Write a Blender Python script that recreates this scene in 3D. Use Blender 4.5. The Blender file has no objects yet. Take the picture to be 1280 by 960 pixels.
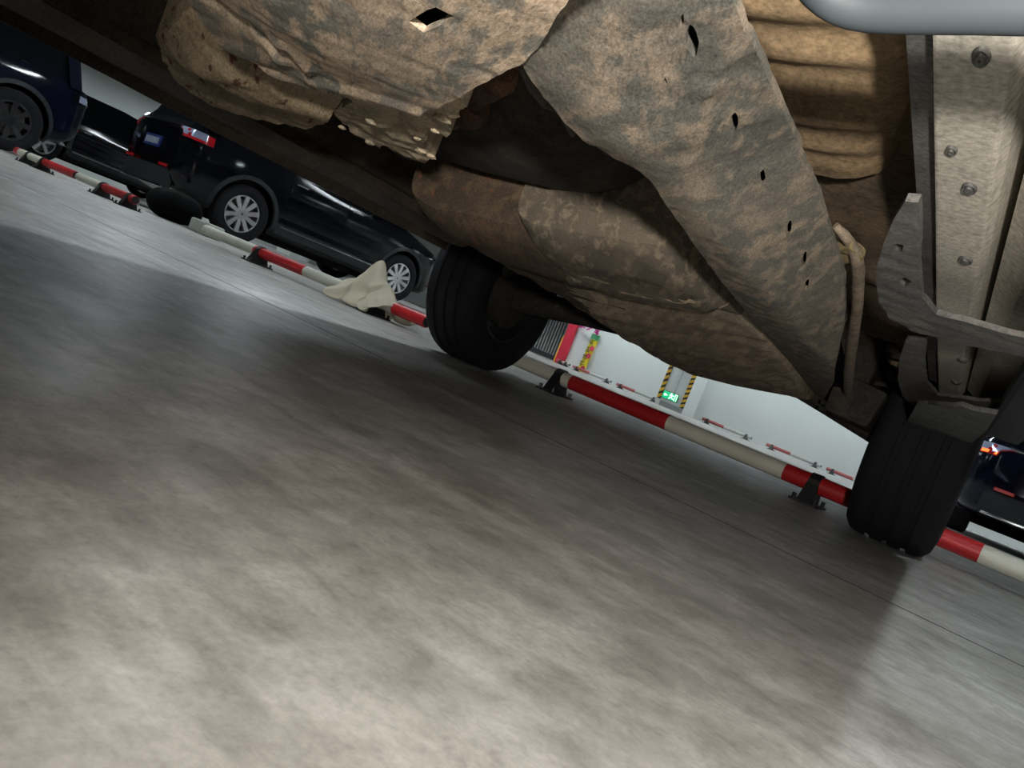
import bpy, bmesh, math, random
import numpy as np
from mathutils import Vector, Matrix, noise
from mathutils.geometry import delaunay_2d_cdt
random.seed(7)
sc = bpy.context.scene
COL = sc.collection
R = math.radians

# ------------------------------------------------------------------ camera
# world axes: x right and y forward along the vehicle we look under, z up, floor z = 0
F_PX, ROLL, HORIZON, CAM_H, AZ = 950.0, R(21.6), 56.0, .195, R(30)
PITCH = math.atan(HORIZON / F_PX)
R0 = Vector((math.cos(AZ), math.sin(AZ), 0))
FW = Vector((-math.sin(AZ) * math.cos(PITCH), math.cos(AZ) * math.cos(PITCH), -math.sin(PITCH)))
U0 = R0.cross(FW)
CX = math.cos(ROLL) * R0 + math.sin(ROLL) * U0
CY = -math.sin(ROLL) * R0 + math.cos(ROLL) * U0
CAM = Vector((0, 0, CAM_H))
cd = bpy.data.cameras.new('camera'); cam = bpy.data.objects.new('camera', cd); COL.objects.link(cam)
cd.sensor_fit = 'HORIZONTAL'; cd.sensor_width = 36; cd.lens = 36 * F_PX / 1280
cd.clip_start = .01; cd.clip_end = 200
M = Matrix((CX, CY, -FW)).transposed().to_4x4(); M.translation = CAM
cam.matrix_world = M
sc.camera = cam
def at(px, py, z):
    """point of the place that shows at a photo pixel, at a known height z"""
    d = (px - 640) / F_PX * CX - (py - 480) / F_PX * CY + FW
    return CAM + d * ((z - CAM_H) / d.z)
BROT = R(-5)                                    # the building grid stands 5 degrees askew of the vehicle
BE = Vector((math.cos(BROT), math.sin(BROT), 0)); BN = Vector((-math.sin(BROT), math.cos(BROT), 0))
def bp(s, t, z=0): return BE * s + BN * t + Vector((0, 0, z))

# ------------------------------------------------------------------ world, exposure, torch
w = bpy.data.worlds.new('hall'); sc.world = w; w.use_nodes = True
w.node_tree.nodes['Background'].inputs[0].default_value = (.5, .55, .6, 1)
w.node_tree.nodes['Background'].inputs[1].default_value = .01
sc.view_settings.view_transform = 'Standard'; sc.view_settings.look = 'None'
sc.view_settings.exposure = 0.0; sc.view_settings.gamma = 1; sc.view_settings.use_curve_mapping = False
TUBE_POWER = 185.0
ld = bpy.data.lights.new('hand_torch', 'SPOT'); ld.energy = 92; ld.shadow_soft_size = .02; ld.color = (1, .955, .89)
ld.spot_size = R(100); ld.spot_blend = 1.0                       # a wide hand torch held low, a forearm behind the camera
lo = bpy.data.objects.new('hand_torch', ld); COL.objects.link(lo)
aim = FW + CX * (320 / F_PX) - CY * (20 / F_PX)
lo.rotation_euler = aim.to_track_quat('-Z', 'Y').to_euler(); lo.location = CAM - FW * .30; lo.location.z = .23

# ------------------------------------------------------------------ materials
def nt(name):
    m = bpy.data.materials.new(name); m.use_nodes = True
    n = m.node_tree.nodes; l = m.node_tree.links
    return m, n, l, n['Principled BSDF']
def plain(name, col, rough=.5, metal=0, spec=.5, coat=0, emit=None, es=0, vary=.12, vs=30):
    m, n, l, b = nt(name)
    b.inputs['Roughness'].default_value = rough; b.inputs['Metallic'].default_value = metal
    b.inputs['Specular IOR Level'].default_value = spec; b.inputs['Coat Weight'].default_value = coat
    b.inputs['Coat Roughness'].default_value = .03
    t = n.new('ShaderNodeTexNoise'); t.inputs['Scale'].default_value = vs; t.inputs['Detail'].default_value = 5
    c = n.new('ShaderNodeTexCoord'); l.new(c.outputs['Object'], t.inputs['Vector'])
    r = n.new('ShaderNodeMix'); r.data_type = 'RGBA'
    r.inputs[6].default_value = tuple(v * (1 - vary) for v in col) + (1,)
    r.inputs[7].default_value = tuple(min(1, v * (1 + vary)) for v in col) + (1,)
    l.new(t.outputs['Fac'], r.inputs[0]); l.new(r.outputs[2], b.inputs['Base Color'])
    if emit: b.inputs['Emission Color'].default_value = emit + (1,); b.inputs['Emission Strength'].default_value = es
    return m
def ramp(n, l, src, stops):
    r = n.new('ShaderNodeValToRGB'); e = r.color_ramp.elements
    while len(e) < len(stops): e.new(.5)
    for k, (p, c) in enumerate(stops):
        e[k].position = p; e[k].color = (c if len(c) == 4 else tuple(c) + (1,))
    l.new(src, r.inputs[0]); return r.outputs[0]
def noi(n, l, vec, scale, detail=6, rough=.6, dist=0):
    t = n.new('ShaderNodeTexNoise'); t.inputs['Scale'].default_value = scale; t.inputs['Detail'].default_value = detail
    t.inputs['Roughness'].default_value = rough; t.inputs['Distortion'].default_value = dist
    l.new(vec, t.inputs['Vector']); return t.outputs['Fac']
def mixc(n, l, f, a, b, mode='MIX'):
    x = n.new('ShaderNodeMix'); x.data_type = 'RGBA'; x.blend_type = mode
    for s, v in ((0, f), (6, a), (7, b)):
        if isinstance(v, (int, float)): x.inputs[s].default_value = v
        elif isinstance(v, tuple): x.inputs[s].default_value = v + (1,)
        else: l.new(v, x.inputs[s])
    return x.outputs[2]
def mapped(n, l, scale=(1, 1, 1), rot=(0, 0, 0), kind='POINT'):
    c = n.new('ShaderNodeTexCoord'); mp = n.new('ShaderNodeMapping'); l.new(c.outputs['Object'], mp.inputs[0])
    mp.vector_type = kind; mp.inputs['Scale'].default_value = scale; mp.inputs['Rotation'].default_value = rot
    return mp.outputs[0]
def bump(n, l, b, h, strength, dist):
    bm_ = n.new('ShaderNodeBump'); bm_.inputs['Strength'].default_value = strength; bm_.inputs['Distance'].default_value = dist
    l.new(h, bm_.inputs['Height']); l.new(bm_.outputs[0], b.inputs['Normal'])
def mud(name, tan, grey, dark, scale=18, lo=.42, hi=.58, rust=None, rustlo=.62, elong=1, axis=0, rough=.92, spec=.2, bs=.6):
    """dried mud caked over dull metal"""
    m, n, l, b = nt(name)
    v = mapped(n, l, (elong, 1, 1), (0, 0, R(axis)), 'TEXTURE')
    sp = noi(n, l, v, scale * 14, 3, .7)
    n1 = noi(n, l, v, scale, 8, .62, .4); n2 = noi(n, l, v, scale * 5, 6, .7); n3 = noi(n, l, v, scale * .35, 4, .5)
    c = mixc(n, l, ramp(n, l, n1, [(lo, (0, 0, 0)), (hi, (1, 1, 1))]), grey, tan)
    c = mixc(n, l, ramp(n, l, n2, [(.52, (0, 0, 0)), (.72, (.75, .75, .75))]), c, dark)
    c = mixc(n, l, ramp(n, l, n3, [(.35, (.55, .55, .55)), (.65, (0, 0, 0))]), c, tuple(x * .6 + y * .4 for x, y in zip(grey, tan)))
    c = mixc(n, l, 1.0, c, ramp(n, l, sp, [(.32, (.62, .62, .60)), (.68, (1.25, 1.25, 1.25))]), 'MULTIPLY')
    if rust:
        n4 = noi(n, l, v, scale * 1.7, 5, .6, .3)
        c = mixc(n, l, ramp(n, l, n4, [(rustlo, (0, 0, 0)), (rustlo + .05, (1, 1, 1))]), c, rust)
    l.new(c, b.inputs['Base Color']); b.inputs['Roughness'].default_value = rough; b.inputs['Specular IOR Level'].default_value = spec
    h = n.new('ShaderNodeMath'); h.operation = 'ADD'; l.new(n1, h.inputs[0]); l.new(n2, h.inputs[1])
    bump(n, l, b, h.outputs[0], bs, .0022)
    return m
def concrete():
    m, n, l, b = nt('floor_concrete')
    v = mapped(n, l); vs = mapped(n, l, (.35, 2.2, 1), (0, 0, R(5)))
    a = noi(n, l, v, 1.1, 5, .6, .6); s = noi(n, l, vs, 2.6, 8, .65, .5); f = noi(n, l, v, 60, 4, .7); s2 = noi(n, l, vs, 9, 6, .6, .3)
    c = mixc(n, l, ramp(n, l, s, [(.30, (0, 0, 0)), (.74, (1, 1, 1))]), (.34, .33, .312), (.64, .63, .61))
    c = mixc(n, l, ramp(n, l, a, [(.35, (.7, .7, .7)), (.6, (0, 0, 0))]), c, (.29, .28, .26))
    c = mixc(n, l, ramp(n, l, s2, [(.3, (.5, .5, .5)), (.52, (0, 0, 0))]), c, (.21, .202, .188))
    c = mixc(n, l, ramp(n, l, f, [(.3, (.25, .25, .25)), (.5, (0, 0, 0))]), c, (.12, .11, .10))
    dots = n.new('ShaderNodeTexVoronoi'); dots.inputs['Scale'].default_value = 5.5; l.new(v, dots.inputs['Vector'])
    c = mixc(n, l, ramp(n, l, dots.outputs['Distance'], [(.0, (1, 1, 1)), (.03, (0, 0, 0))]), c, (.62, .60, .57))
    g1 = noi(n, l, v, 24, 5, .6, .5); g2 = noi(n, l, v, 7, 4, .55, .4); g3 = noi(n, l, v, 160, 3, .7)
    c = mixc(n, l, 1.0, c, ramp(n, l, g1, [(.3, (.78, .77, .75)), (.7, (1.2, 1.2, 1.2))]), 'MULTIPLY')
    c = mixc(n, l, 1.0, c, ramp(n, l, g2, [(.3, (.74, .73, .70)), (.65, (1.16, 1.16, 1.16))]), 'MULTIPLY')
    c = mixc(n, l, 1.0, c, ramp(n, l, g3, [(.3, (.86, .86, .86)), (.7, (1.1, 1.1, 1.1))]), 'MULTIPLY')
    l.new(c, b.inputs['Base Color'])
    rr = n.new('ShaderNodeMapRange'); l.new(s, rr.inputs[0]); rr.inputs[3].default_value = .27; rr.inputs[4].default_value = .62
    l.new(rr.outputs[0], b.inputs['Roughness']); b.inputs['Specular IOR Level'].default_value = .42
    bump(n, l, b, s2, .12, .004)
    return m
def wallpaint():
    m, n, l, b = nt('white_wall_paint')
    v = mapped(n, l); a = noi(n, l, v, .9, 5, .6); s = noi(n, l, v, 3.2, 6, .6, 1)
    c = mixc(n, l, a, (.70, .74, .71), (.80, .83, .81))
    c = mixc(n, l, ramp(n, l, s, [(.70, (0, 0, 0)), (.74, (.5, .5, .5))]), c, (.42, .41, .37))
    l.new(c, b.inputs['Base Color']); b.inputs['Roughness'].default_value = .7
    return m
MAT = dict(
    floor=concrete(), joint=plain('joint_filler', (.045, .043, .04), .9), wall=wallpaint(),
    ceil=plain('ceiling_paint', (.16, .165, .17), .9), grey=plain('grey_plinth_paint', (.36, .38, .38), .7),
    skid=mud('caked_mud', (.54, .41, .295), (.20, .195, .168), (.09, .09, .08), 42, .45, .52, elong=3.2, axis=137),
    plate=mud('mud_on_steel', (.265, .21, .155), (.105, .102, .088), (.045, .043, .038), 46, .46, .60, elong=2.6, axis=113),
    tank=mud('mud_on_tank', (.58, .45, .31), (.27, .222, .17), (.11, .094, .075), 34, .45, .60, (.28, .15, .08), .64, elong=5, axis=114),
    lump=mud('rusty_mud', (.55, .42, .27), (.40, .32, .21), (.13, .10, .07), 34, .4, .6, (.15, .065, .04), .60, elong=4.5, axis=143),
    clod=mud('pale_mud_clod', (.50, .40, .27), (.28, .245, .18), (.10, .095, .08), 26, .42, .55),
    rail=mud('dusty_rail', (.60, .55, .46), (.46, .43, .37), (.30, .28, .245), 9, .35, .65, bs=.25),
    bracket=mud('dusty_bracket', (.17, .16, .145), (.11, .108, .105), (.055, .053, .052), 14, .4, .62, bs=.3),
    pan=mud('dirty_floor_pan', (.30, .21, .125), (.145, .112, .083), (.06, .046, .038), 7, .4, .62, bs=.4),
    ribs=mud('tan_ribbed_panel', (.42, .29, .16), (.27, .19, .115), (.10, .075, .055), 9, .38, .62, bs=.4),
    void=plain('painted_shade_black', (.006, .005, .005), .95, spec=.05),  # near-black painted for the shade inside holes and under cars
    muffler=mud('rusty_muffler', (.125, .085, .052), (.06, .045, .034), (.022, .018, .015), 28, .45, .62, (.15, .06, .035), .62, elong=4, axis=112),
    nose=mud('stone_chipped_tank_end', (.24, .19, .135), (.10, .085, .066), (.036, .032, .027), 60, .50, .62, elong=4, axis=114),
    sill=mud('dirty_sill', (.12, .092, .066), (.07, .056, .044), (.032, .026, .022), 10, .42, .6, bs=.4),
    darkpart=mud('greasy_black_part', (.055, .046, .038), (.03, .027, .024), (.012, .011, .010), 20, .45, .62),
    rustpart=mud('rusty_part', (.135, .075, .045), (.07, .045, .034), (.028, .02, .016), 22, .45, .6),
    tube=plain('dusty_silver_tube', (.05, .06, .068), .6, .0, vary=.2, vs=14),
    tyre=plain('tyre_rubber', (.009, .009, .011), .85, spec=.25), rimdark=plain('dark_rim', (.03, .03, .032), .5, .6),
    alloy=plain('alloy', (.75, .75, .76), .28, .85), disc=plain('brake_disc', (.2, .18, .17), .45, .9),
    black=plain('black_paint', (.003, .0035, .005), .12, spec=.32, vary=.05), navy=plain('navy_paint', (.004, .0045, .012), .12, spec=.32, vary=.05),
    clad=plain('grey_cladding', (.017, .018, .021), .6, spec=.3), glass=plain('dark_glass', (.003, .004, .005), .05, spec=.4, vary=.02),
    chrome=plain('chrome', (.78, .78, .8), .14, 1, vary=.03), redlens=plain('red_lens', (.30, .006, .01), .15, coat=.5, emit=(1, .02, .03), es=.05),  # red lens glows faintly to imitate torchlight thrown back
    amber=plain('lit_red_lens', (.7, .05, .02), .2, emit=(1, .12, .02), es=3.0), clear=plain('clear_lens', (.55, .62, .85), .12, .4, coat=1),
    blueplate=plain('blue_plate', (.02, .045, .22), .4), ink=plain('white_ink', (.6, .62, .66), .5),
    red=plain('red_pipe_paint', (.50, .018, .022), .42, vary=.25), white=plain('white_pipe_paint', (.72, .71, .60), .45, vary=.15, vs=9),
    dullred=plain('faded_red_paint', (.40, .10, .10), .6, vary=.25), dullwhite=plain('faded_white_paint', (.55, .56, .52), .6),
    iron=plain('black_iron', (.012, .011, .012), .6), bolt=plain('bolt_steel', (.05, .05, .05), .5, .7),
    cloth=plain('beige_canvas', (.66, .60, .46), .9, vary=.2, vs=12), bag=plain('black_bag', (.0018, .0018, .002), .85, spec=.05),
    concreteblock=plain('pale_concrete', (.45, .46, .41), .85, vary=.25),
    yellow=plain('hazard_yellow', (.80, .46, .03), .5), hazard=plain('hazard_black', (.02, .02, .022), .5),
    green=plain('lit_green', (.01, .30, .11), .4, emit=(.02, .85, .35), es=.55), lit=plain('lit_white', (.8, .95, .85), .4, emit=(.75, 1, .85), es=1.6),
    case=plain('sign_case', (.03, .04, .035), .4), banner=plain('yellow_banner', (.85, .72, .03), .6, vary=.05),
    bangreen=plain('green_print', (.08, .36, .16), .6), banred=plain('red_print', (.60, .05, .10), .6), pink=plain('magenta_tinsel', (.75, .05, .42), .5),
    redboard=plain('red_board', (.60, .02, .05), .5, vary=.06), slat=plain('grey_slat', (.42, .44, .43), .5), slatdark=plain('shutter_back', (.06, .065, .065), .7),
    grime=plain('dull_cable', (.045, .04, .035), .7), hose=mud('dusty_hose', (.26, .20, .145), (.15, .12, .09), (.06, .05, .04), 30), clip=mud('yellow_clip', (.33, .26, .12), (.22, .17, .09), (.09, .07, .04), 40),
    lamp=plain('tube_lamp', (.9, .95, 1), .5, emit=(.86, .95, 1.0), es=TUBE_POWER, vary=0), housing=plain('lamp_housing', (.7, .72, .72), .5),
    wire=plain('grey_conduit', (.45, .47, .47), .5),
)

# ------------------------------------------------------------------ mesh helpers
class MB:
    def __init__(s): s.v = []; s.f = []
    def add(s, vs, fs):
        o = len(s.v); s.v += [Vector(v) for v in vs]; s.f += [tuple(o + i for i in f) for f in fs]; return s
    def box(s, a, b, mtx=None):
        (x0, y0, z0), (x1, y1, z1) = a, b
        vs = [Vector(p) for p in ((x0, y0, z0), (x1, y0, z0), (x1, y1, z0), (x0, y1, z0), (x0, y0, z1), (x1, y0, z1), (x1, y1, z1), (x0, y1, z1))]
        if mtx: vs = [mtx @ v for v in vs]
        return s.add(vs, [(3, 2, 1, 0), (4, 5, 6, 7), (0, 1, 5, 4), (1, 2, 6, 5), (2, 3, 7, 6), (3, 0, 4, 7)])
    def loft(s, rings, closed=True, cap=True):
        n = len(rings[0]); o = len(s.v)
        for r in rings: s.v += [Vector(p) for p in r]
        m = n if closed else n - 1
        for i in range(len(rings) - 1):
            for j in range(m):
                k = (j + 1) % n
                s.f.append((o + i * n + j, o + i * n + k, o + (i + 1) * n + k, o + (i + 1) * n + j))
        if cap:
            s.f.append(tuple(o + j for j in range(n - 1, -1, -1))); s.f.append(tuple(o + (len(rings) - 1) * n + j for j in range(n)))
        return s
    def tube(s, pts, r, n=10):
        pts = [Vector(p) for p in pts]; rings = []
        up = Vector((0, 0, 1))
        for i, p in enumerate(pts):
            d = (pts[min(i + 1, len(pts) - 1)] - pts[max(i - 1, 0)]).normalized()
            a = d.cross(up)
            if a.length < .05: a = d.cross(Vector((1, 0, 0)))
            a.normalize(); b_ = a.cross(d)
            rr = r[i] if isinstance(r, (list, tuple)) else r
            rings.append([p + (a * math.cos(6.2832 * k / n) + b_ * math.sin(6.2832 * k / n)) * rr for k in range(n)])
        return s.loft(rings)
    def lathe(s, prof, axis='x', n=32, c=(0, 0, 0)):
        """prof: (along, radius) pairs, closed ring profile"""
        rings = []
        for k in range(n):
            a = 6.2832 * k / n; ca, sa = math.cos(a), math.sin(a)
            rings.append([Vector(c) + (Vector((h, r * ca, r * sa)) if axis == 'x' else Vector((r * ca, r * sa, h))) for h, r in prof])
        rings.append(rings[0]); m = len(prof); o = len(s.v)
        for r in rings[:-1]: s.v += r
        for i in range(n):
            i2 = (i + 1) % n
            for j in range(m):
                k = (j + 1) % m; s.f.append((o + i * m + j, o + i2 * m + j, o + i2 * m + k, o + i * m + k))
        return s
    def build(s, name, mat, parent=None, smooth=False, bevel=0, sub=0, weld=False, local=False):
        me = bpy.data.meshes.new(name)
        off = ORIGIN.get(parent.name, Vector()) if parent is not None and not local else Vector()
        me.from_pydata([v - off for v in s.v], [], s.f); me.validate()
        bm_ = bmesh.new(); bm_.from_mesh(me)
        if weld: bmesh.ops.remove_doubles(bm_, verts=bm_.verts, dist=1e-5)
        if bevel: bmesh.ops.bevel(bm_, geom=[e for e in bm_.edges if e.is_manifold and e.calc_face_angle(0) > .5], offset=bevel, segments=2, affect='EDGES', profile=.6)
        bmesh.ops.recalc_face_normals(bm_, faces=bm_.faces); bm_.to_mesh(me); bm_.free()
        me.materials.append(MAT[mat])
        for p in me.polygons: p.use_smooth = smooth
        o = bpy.data.objects.new(name, me); COL.objects.link(o)
        if parent is not None: o.parent = parent
        if smooth:
            try: me.set_sharp_from_angle(angle=R(40))
            except Exception: pass
        if sub:
            md = o.modifiers.new('sub', 'SUBSURF'); md.levels = sub; md.render_levels = sub
        return o
ORIGIN = {}          # world-space meshes are built relative to the origin of their thing
def tag(o, label, cat, group=None, kind=None):
    o['label'] = label; o['category'] = cat
    if group: o['group'] = group
    if kind: o['kind'] = kind
    return o
def struct(o, label=None):
    o['kind'] = 'structure'
    if label: o['label'] = label
    return o
def empty(name, loc, rz=0):
    o = bpy.data.objects.new(name, None); COL.objects.link(o); o.location = loc; o.rotation_euler.z = rz
    o.empty_display_size = .1; return o
def copy_tree(o, parent=None):
    c = o.copy(); COL.objects.link(c); c.parent = parent
    for ch in list(o.children): copy_tree(ch, c)
    return c
def inside(p, poly):
    x, y = p; r = False; j = len(poly) - 1
    for i in range(len(poly)):
        a, b = poly[i], poly[j]
        if (a[1] > y) != (b[1] > y) and x < (b[0] - a[0]) * (y - a[1]) / (b[1] - a[1]) + a[0]: r = not r
        j = i
    return r
def interp(tab, y):
    if y <= tab[0][0]: return tab[0][1]
    for (a, va), (b, vb) in zip(tab, tab[1:]):
        if y <= b: return va + (vb - va) * (y - a) / (b - a)
    return tab[-1][1]
def dense(pts, step):
    out = []
    for i in range(len(pts)):
        a, b = Vector(pts[i]), Vector(pts[(i + 1) % len(pts)]); n = max(1, int((b - a).length / step))
        out += [a.lerp(b, k / n) for k in range(n)]
    return out
def slab(ctrl, outline, thick, step, rough=.004, nscale=30, holes=(), ridges=(), jag=0, seed=0, zfun=None):
    """a sheet of real thickness: outline and height control points in 3D; underside sags between them and is rough with dirt"""
    if zfun is None:
        P_ = np.array([(p[0], p[1]) for p in ctrl]); n_ = len(ctrl); sc_ = .05
        A_ = np.zeros((n_ + 3, n_ + 3)); A_[:n_, :n_] = np.linalg.norm(P_[:, None] - P_[None], axis=2) / sc_ - np.eye(n_) * .25
        A_[:n_, n_] = A_[n_, :n_] = 1; A_[:n_, n_ + 1:] = P_; A_[n_ + 1:, :n_] = P_.T
        W_ = np.linalg.lstsq(A_, np.concatenate([[p[2] for p in ctrl], [0, 0, 0]]), rcond=None)[0]
    def zf(x, y):
        if zfun: z = zfun(x, y)
        else:
            d = np.sqrt((P_[:, 0] - x) ** 2 + (P_[:, 1] - y) ** 2 + .012 ** 2) / sc_
            z = float(d @ W_[:n_] + W_[n_] + W_[n_ + 1] * x + W_[n_ + 2] * y)
        for a, b, wd, hh in ridges:
            ab = (b - a).to_2d(); ap = Vector((x - a.x, y - a.y)); k = max(0, min(1, ap.dot(ab) / ab.length_squared))
            z -= hh * math.exp(-((ap - ab * k).length / wd) ** 2)
        return z
    poly = [p.to_2d() for p in dense([Vector(p) for p in outline], step)]
    if jag:
        poly = [p + Vector((noise.noise((p.x * 40, p.y * 40, seed)), noise.noise((p.x * 40, p.y * 40, seed + 9)))) * jag for p in poly]
    hl = [[p.to_2d() for p in dense([Vector(q) for q in h], step)] for h in holes]
    pts = list(poly); edges = [(i, (i + 1) % len(poly)) for i in range(len(poly))]
    for h in hl:
        o = len(pts); pts += h; edges += [(o + i, o + (i + 1) % len(h)) for i in range(len(h))]
    x0, x1 = min(p.x for p in poly), max(p.x for p in poly); y0, y1 = min(p.y for p in poly), max(p.y for p in poly)
    nb = len(pts); allb = list(pts)
    yy = y0 + step / 2; row = 0
    while yy < y1:
        xx = x0 + (step / 2 if row % 2 else 0)
        while xx < x1:
            if inside((xx, yy), poly) and not any(inside((xx, yy), h) for h in hl):
                if min((xx - q.x) ** 2 + (yy - q.y) ** 2 for q in allb) > (step * .45) ** 2: pts.append(Vector((xx, yy)))
            xx += step
        yy += step * .9; row += 1
    vs, es, fs, *_ = delaunay_2d_cdt(pts, edges, [], 0, 1e-6)
    tris = []
    for f in fs:
        c = sum((vs[i] for i in f), Vector((0, 0))) / len(f)
        if inside(c, poly) and not any(inside(c, h) for h in hl): tris.append(tuple(f))
    mb = MB(); n = len(vs); low = []
    for v in vs:
        z = zf(v.x, v.y) + rough * (noise.fractal((v.x * nscale, v.y * nscale, seed), .8, 2.1, 4))
        low.append(Vector((v.x, v.y, z)))
    mb.v = low + [Vector((p.x, p.y, p.z + thick)) for p in low]
    cnt = {}
    for t in tris:
        mb.f.append(t); mb.f.append(tuple(n + i for i in reversed(t)))
        for i in range(3):
            e = (t[i], t[(i + 1) % 3]); cnt[e] = 1
    for a, b in list(cnt):
        if (b, a) not in cnt: mb.f.append((b, a, n + a, n + b))
    return mb
def sweep_outline(pix, z): return [at(x, y, z) for x, y in pix]

# ================================================================== the setting
S0, S1, T0, T1, HC = -21, 15, -13, 19, 2.75
fl = struct(MB().box((S0, T0, -.3), (S1, T1, -.0012)).build('floor', 'joint'), 'grey streaky concrete garage floor')
fl.rotation_euler.z = BROT
for a, b in ((T0, 1.552), (1.559, 9.2), (9.207, T1)):
    MB().box((S0, a, -.0012), (S1, b, 0)).build('floor_slab', 'floor', fl)
for a in (1.5555, 9.2035): MB().box((S0, a - .0032, -.001), (S1, a + .0032, .0004)).build('joint_strip', 'joint', fl)
ce = struct(MB().box((S0, T0, HC), (S1, T1, HC + .2)).build('ceiling', 'ceil')); ce.rotation_euler.z = BROT
def wall(name, a, b, mat='wall'):
    o = struct(MB().box(a, b).build(name, mat)); o.rotation_euler.z = BROT; return o
WT = 14.6
wall('wall_back', (-9.12, WT, 0), (S1, WT + .25, HC))
wall('wall_far', (S0, T1 - .2, 0), (-9.12, T1, HC))
wall('wall_left', (S0, T0, 0), (S0 + .2, T1, HC))
wall('wall_right', (S1 - .2, T0, 0), (S1, WT, HC))
wall('wall_front', (S0, T0, 0), (S1, T0 + .2, HC))
# columns
def hazard_strip(parent, s, t, z0, z1, wd, axis):
    """corner guard: black board with slanted yellow bands standing proud"""
    n = 9
    if axis == 's': g = MB().box((s, t - .012, z0), (s + wd, t, z1))
    else: g = MB().box((s, t, z0), (s + .012, t + wd, z1))
    g = g.build('corner_guard', 'hazard', parent)
    h = (z1 - z0) / n
    for k in range(n):
        za = z0 + k * h
        if axis == 's':
            q = [(s, t - .015, za), (s + wd, t - .015, za + h * .45), (s + wd, t - .015, min(z1, za + h)), (s, t - .015, za + h * .55)]
            b = MB().loft([q, [(x, y + .003, z) for x, y, z in q]])
        else:
            q = [(s + .015, t, za + h * .45), (s + .015, t + wd, za), (s + .015, t + wd, za + h * .55), (s + .015, t, min(z1, za + h))]
            b = MB().loft([q, [(x - .003, y, z) for x, y, z in q]])
        b.build('yellow_band', 'yellow', g)
def column(s, t, label, wd=.62, plinth=True):
    c = struct(MB().box((s, t, 0), (s + wd, t + wd, HC)).build('column', 'wall'), label); c.rotation_euler.z = BROT
    c['category'] = 'column'; return c
colm = column(-6.30, 13.75, 'white square column with striped corner guards and green exit sign', .60)
hazard_strip(colm, -6.30, 13.75, .12, 1.25, .085, 's'); hazard_strip(colm, -5.785, 13.75, .10, 1.0, .085, 's')
MB().box((-6.20, 13.735, 0), (-5.70, 13.75, .10)).build('plinth', 'grey', colm)
for s, t, lb in ((-9.8, 9.2, 'plain white column behind the black cars'), (8, 13.2, 'plain white column at the right end of the hall'), (-17.5, 4.6, 'plain white column at the left wall'), (9, 4.5, 'plain white column right of the vehicle'), (-17.5, 12.5, 'plain white column in the far left corner')):
    if s == -9.8: continue
    column(s, t, lb)
# far shutter of horizontal-rib slats left of the red board
sh = struct(MB().box((-12.4, 16.4, .0), (-9.3, 16.5, HC)).build('trim_1', 'slatdark'), 'ribbed grey metal shutter beyond the red board'); sh.rotation_euler.z = BROT
for k in range(34):
    x = -12.3 + k * .088
    MB().box((x, 16.36, .12), (x + .05, 16.4, HC - .1)).build('slat', 'slat', sh)
# ceiling tube lamps under trough reflectors
def lamp(s, t, rz, deep):
    o = empty('ceiling_lamp', bp(s, t, HC), BROT + rz)
    zd = -.215 if deep else -.13                                   # deep troughs and end plates added to keep low light from under the vehicle
    q = [(-.14, zd), (-.135, zd), (-.045, -.045), (.045, -.045), (.135, zd), (.14, zd), (.05, 0), (-.05, 0)]
    MB().loft([[(x, y, z) for y, z in q] for x in (-.66, .66)]).build('trough', 'housing', o)
    MB().tube([(-.6, 0, -.10), (.6, 0, -.10)], .02, 8).build('tube', 'lamp', o)
    if deep:
        for x in (-.665, .66): MB().loft([[(x + d, y, z) for y, z in q[:1] + q[5:]] for d in (0, .005)]).build('end_plate', 'housing', o)
    for x in (-.64, .6): MB().box((x, -.03, -.125), (x + .04, .03, -.04)).build('socket', 'housing', o)
    return o
for s, t, rz, lb in ((-2.85, 1.9, 90, 'above the floor just left of the dirty vehicle'), (-3.4, -2.6, 90, 'left of the dirty vehicle tail'), (.62, 1.2, 90, 'above the floor right of the dirty vehicle'), (2.6, -3.5, 90, 'behind and right of the dirty vehicle'),
                     (-2.6, 7.5, 0, 'beyond the shaded wheel stop'), (-2.6, 10.2, 0, 'in the middle of the lane before the back wall'), (-6.0, 4.4, 0, 'above the wheel stop near the cloth'), (-8.6, 2.4, 90, 'in front of the leftmost wheel stop'), (-9.9, 4.9, 0, 'above the gap between black SUV and dark blue SUV'),
                     (-6.6, 8.4, 90, 'right of the black SUV'), (-12.4, 8.6, 90, 'left of the black SUV'), (3.2, 6.4, 0, 'behind the tail of the dark hatchback'), (-17.6, 6.8, 90, 'over the far saloon'),
                     (-9.6, 13.4, 0, 'before the red board'), (-7.2, 13.4, 0, 'before the yellow banner'), (-4.7, 13.4, 0, 'just right of the striped column'), (-2.2, 13.4, 0, 'before the middle of the back wall'), (.6, 13.4, 0, 'before the back wall behind the hatchback'), (4.2, 13.4, 0, 'before the right part of the back wall'), (-13.2, 13.6, 0, 'before the ribbed shutter'), (-18.6, 11.5, 90, 'by the far left wall')):
    tag(lamp(s, t, R(rz), (s, t) not in ((-9.9, 4.9), (-12.4, 8.6), (-17.6, 6.8), (-18.6, 11.5))), 'ceiling tube lamp ' + lb, 'ceiling lamp', 'fluorescent ceiling lamps')

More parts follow.
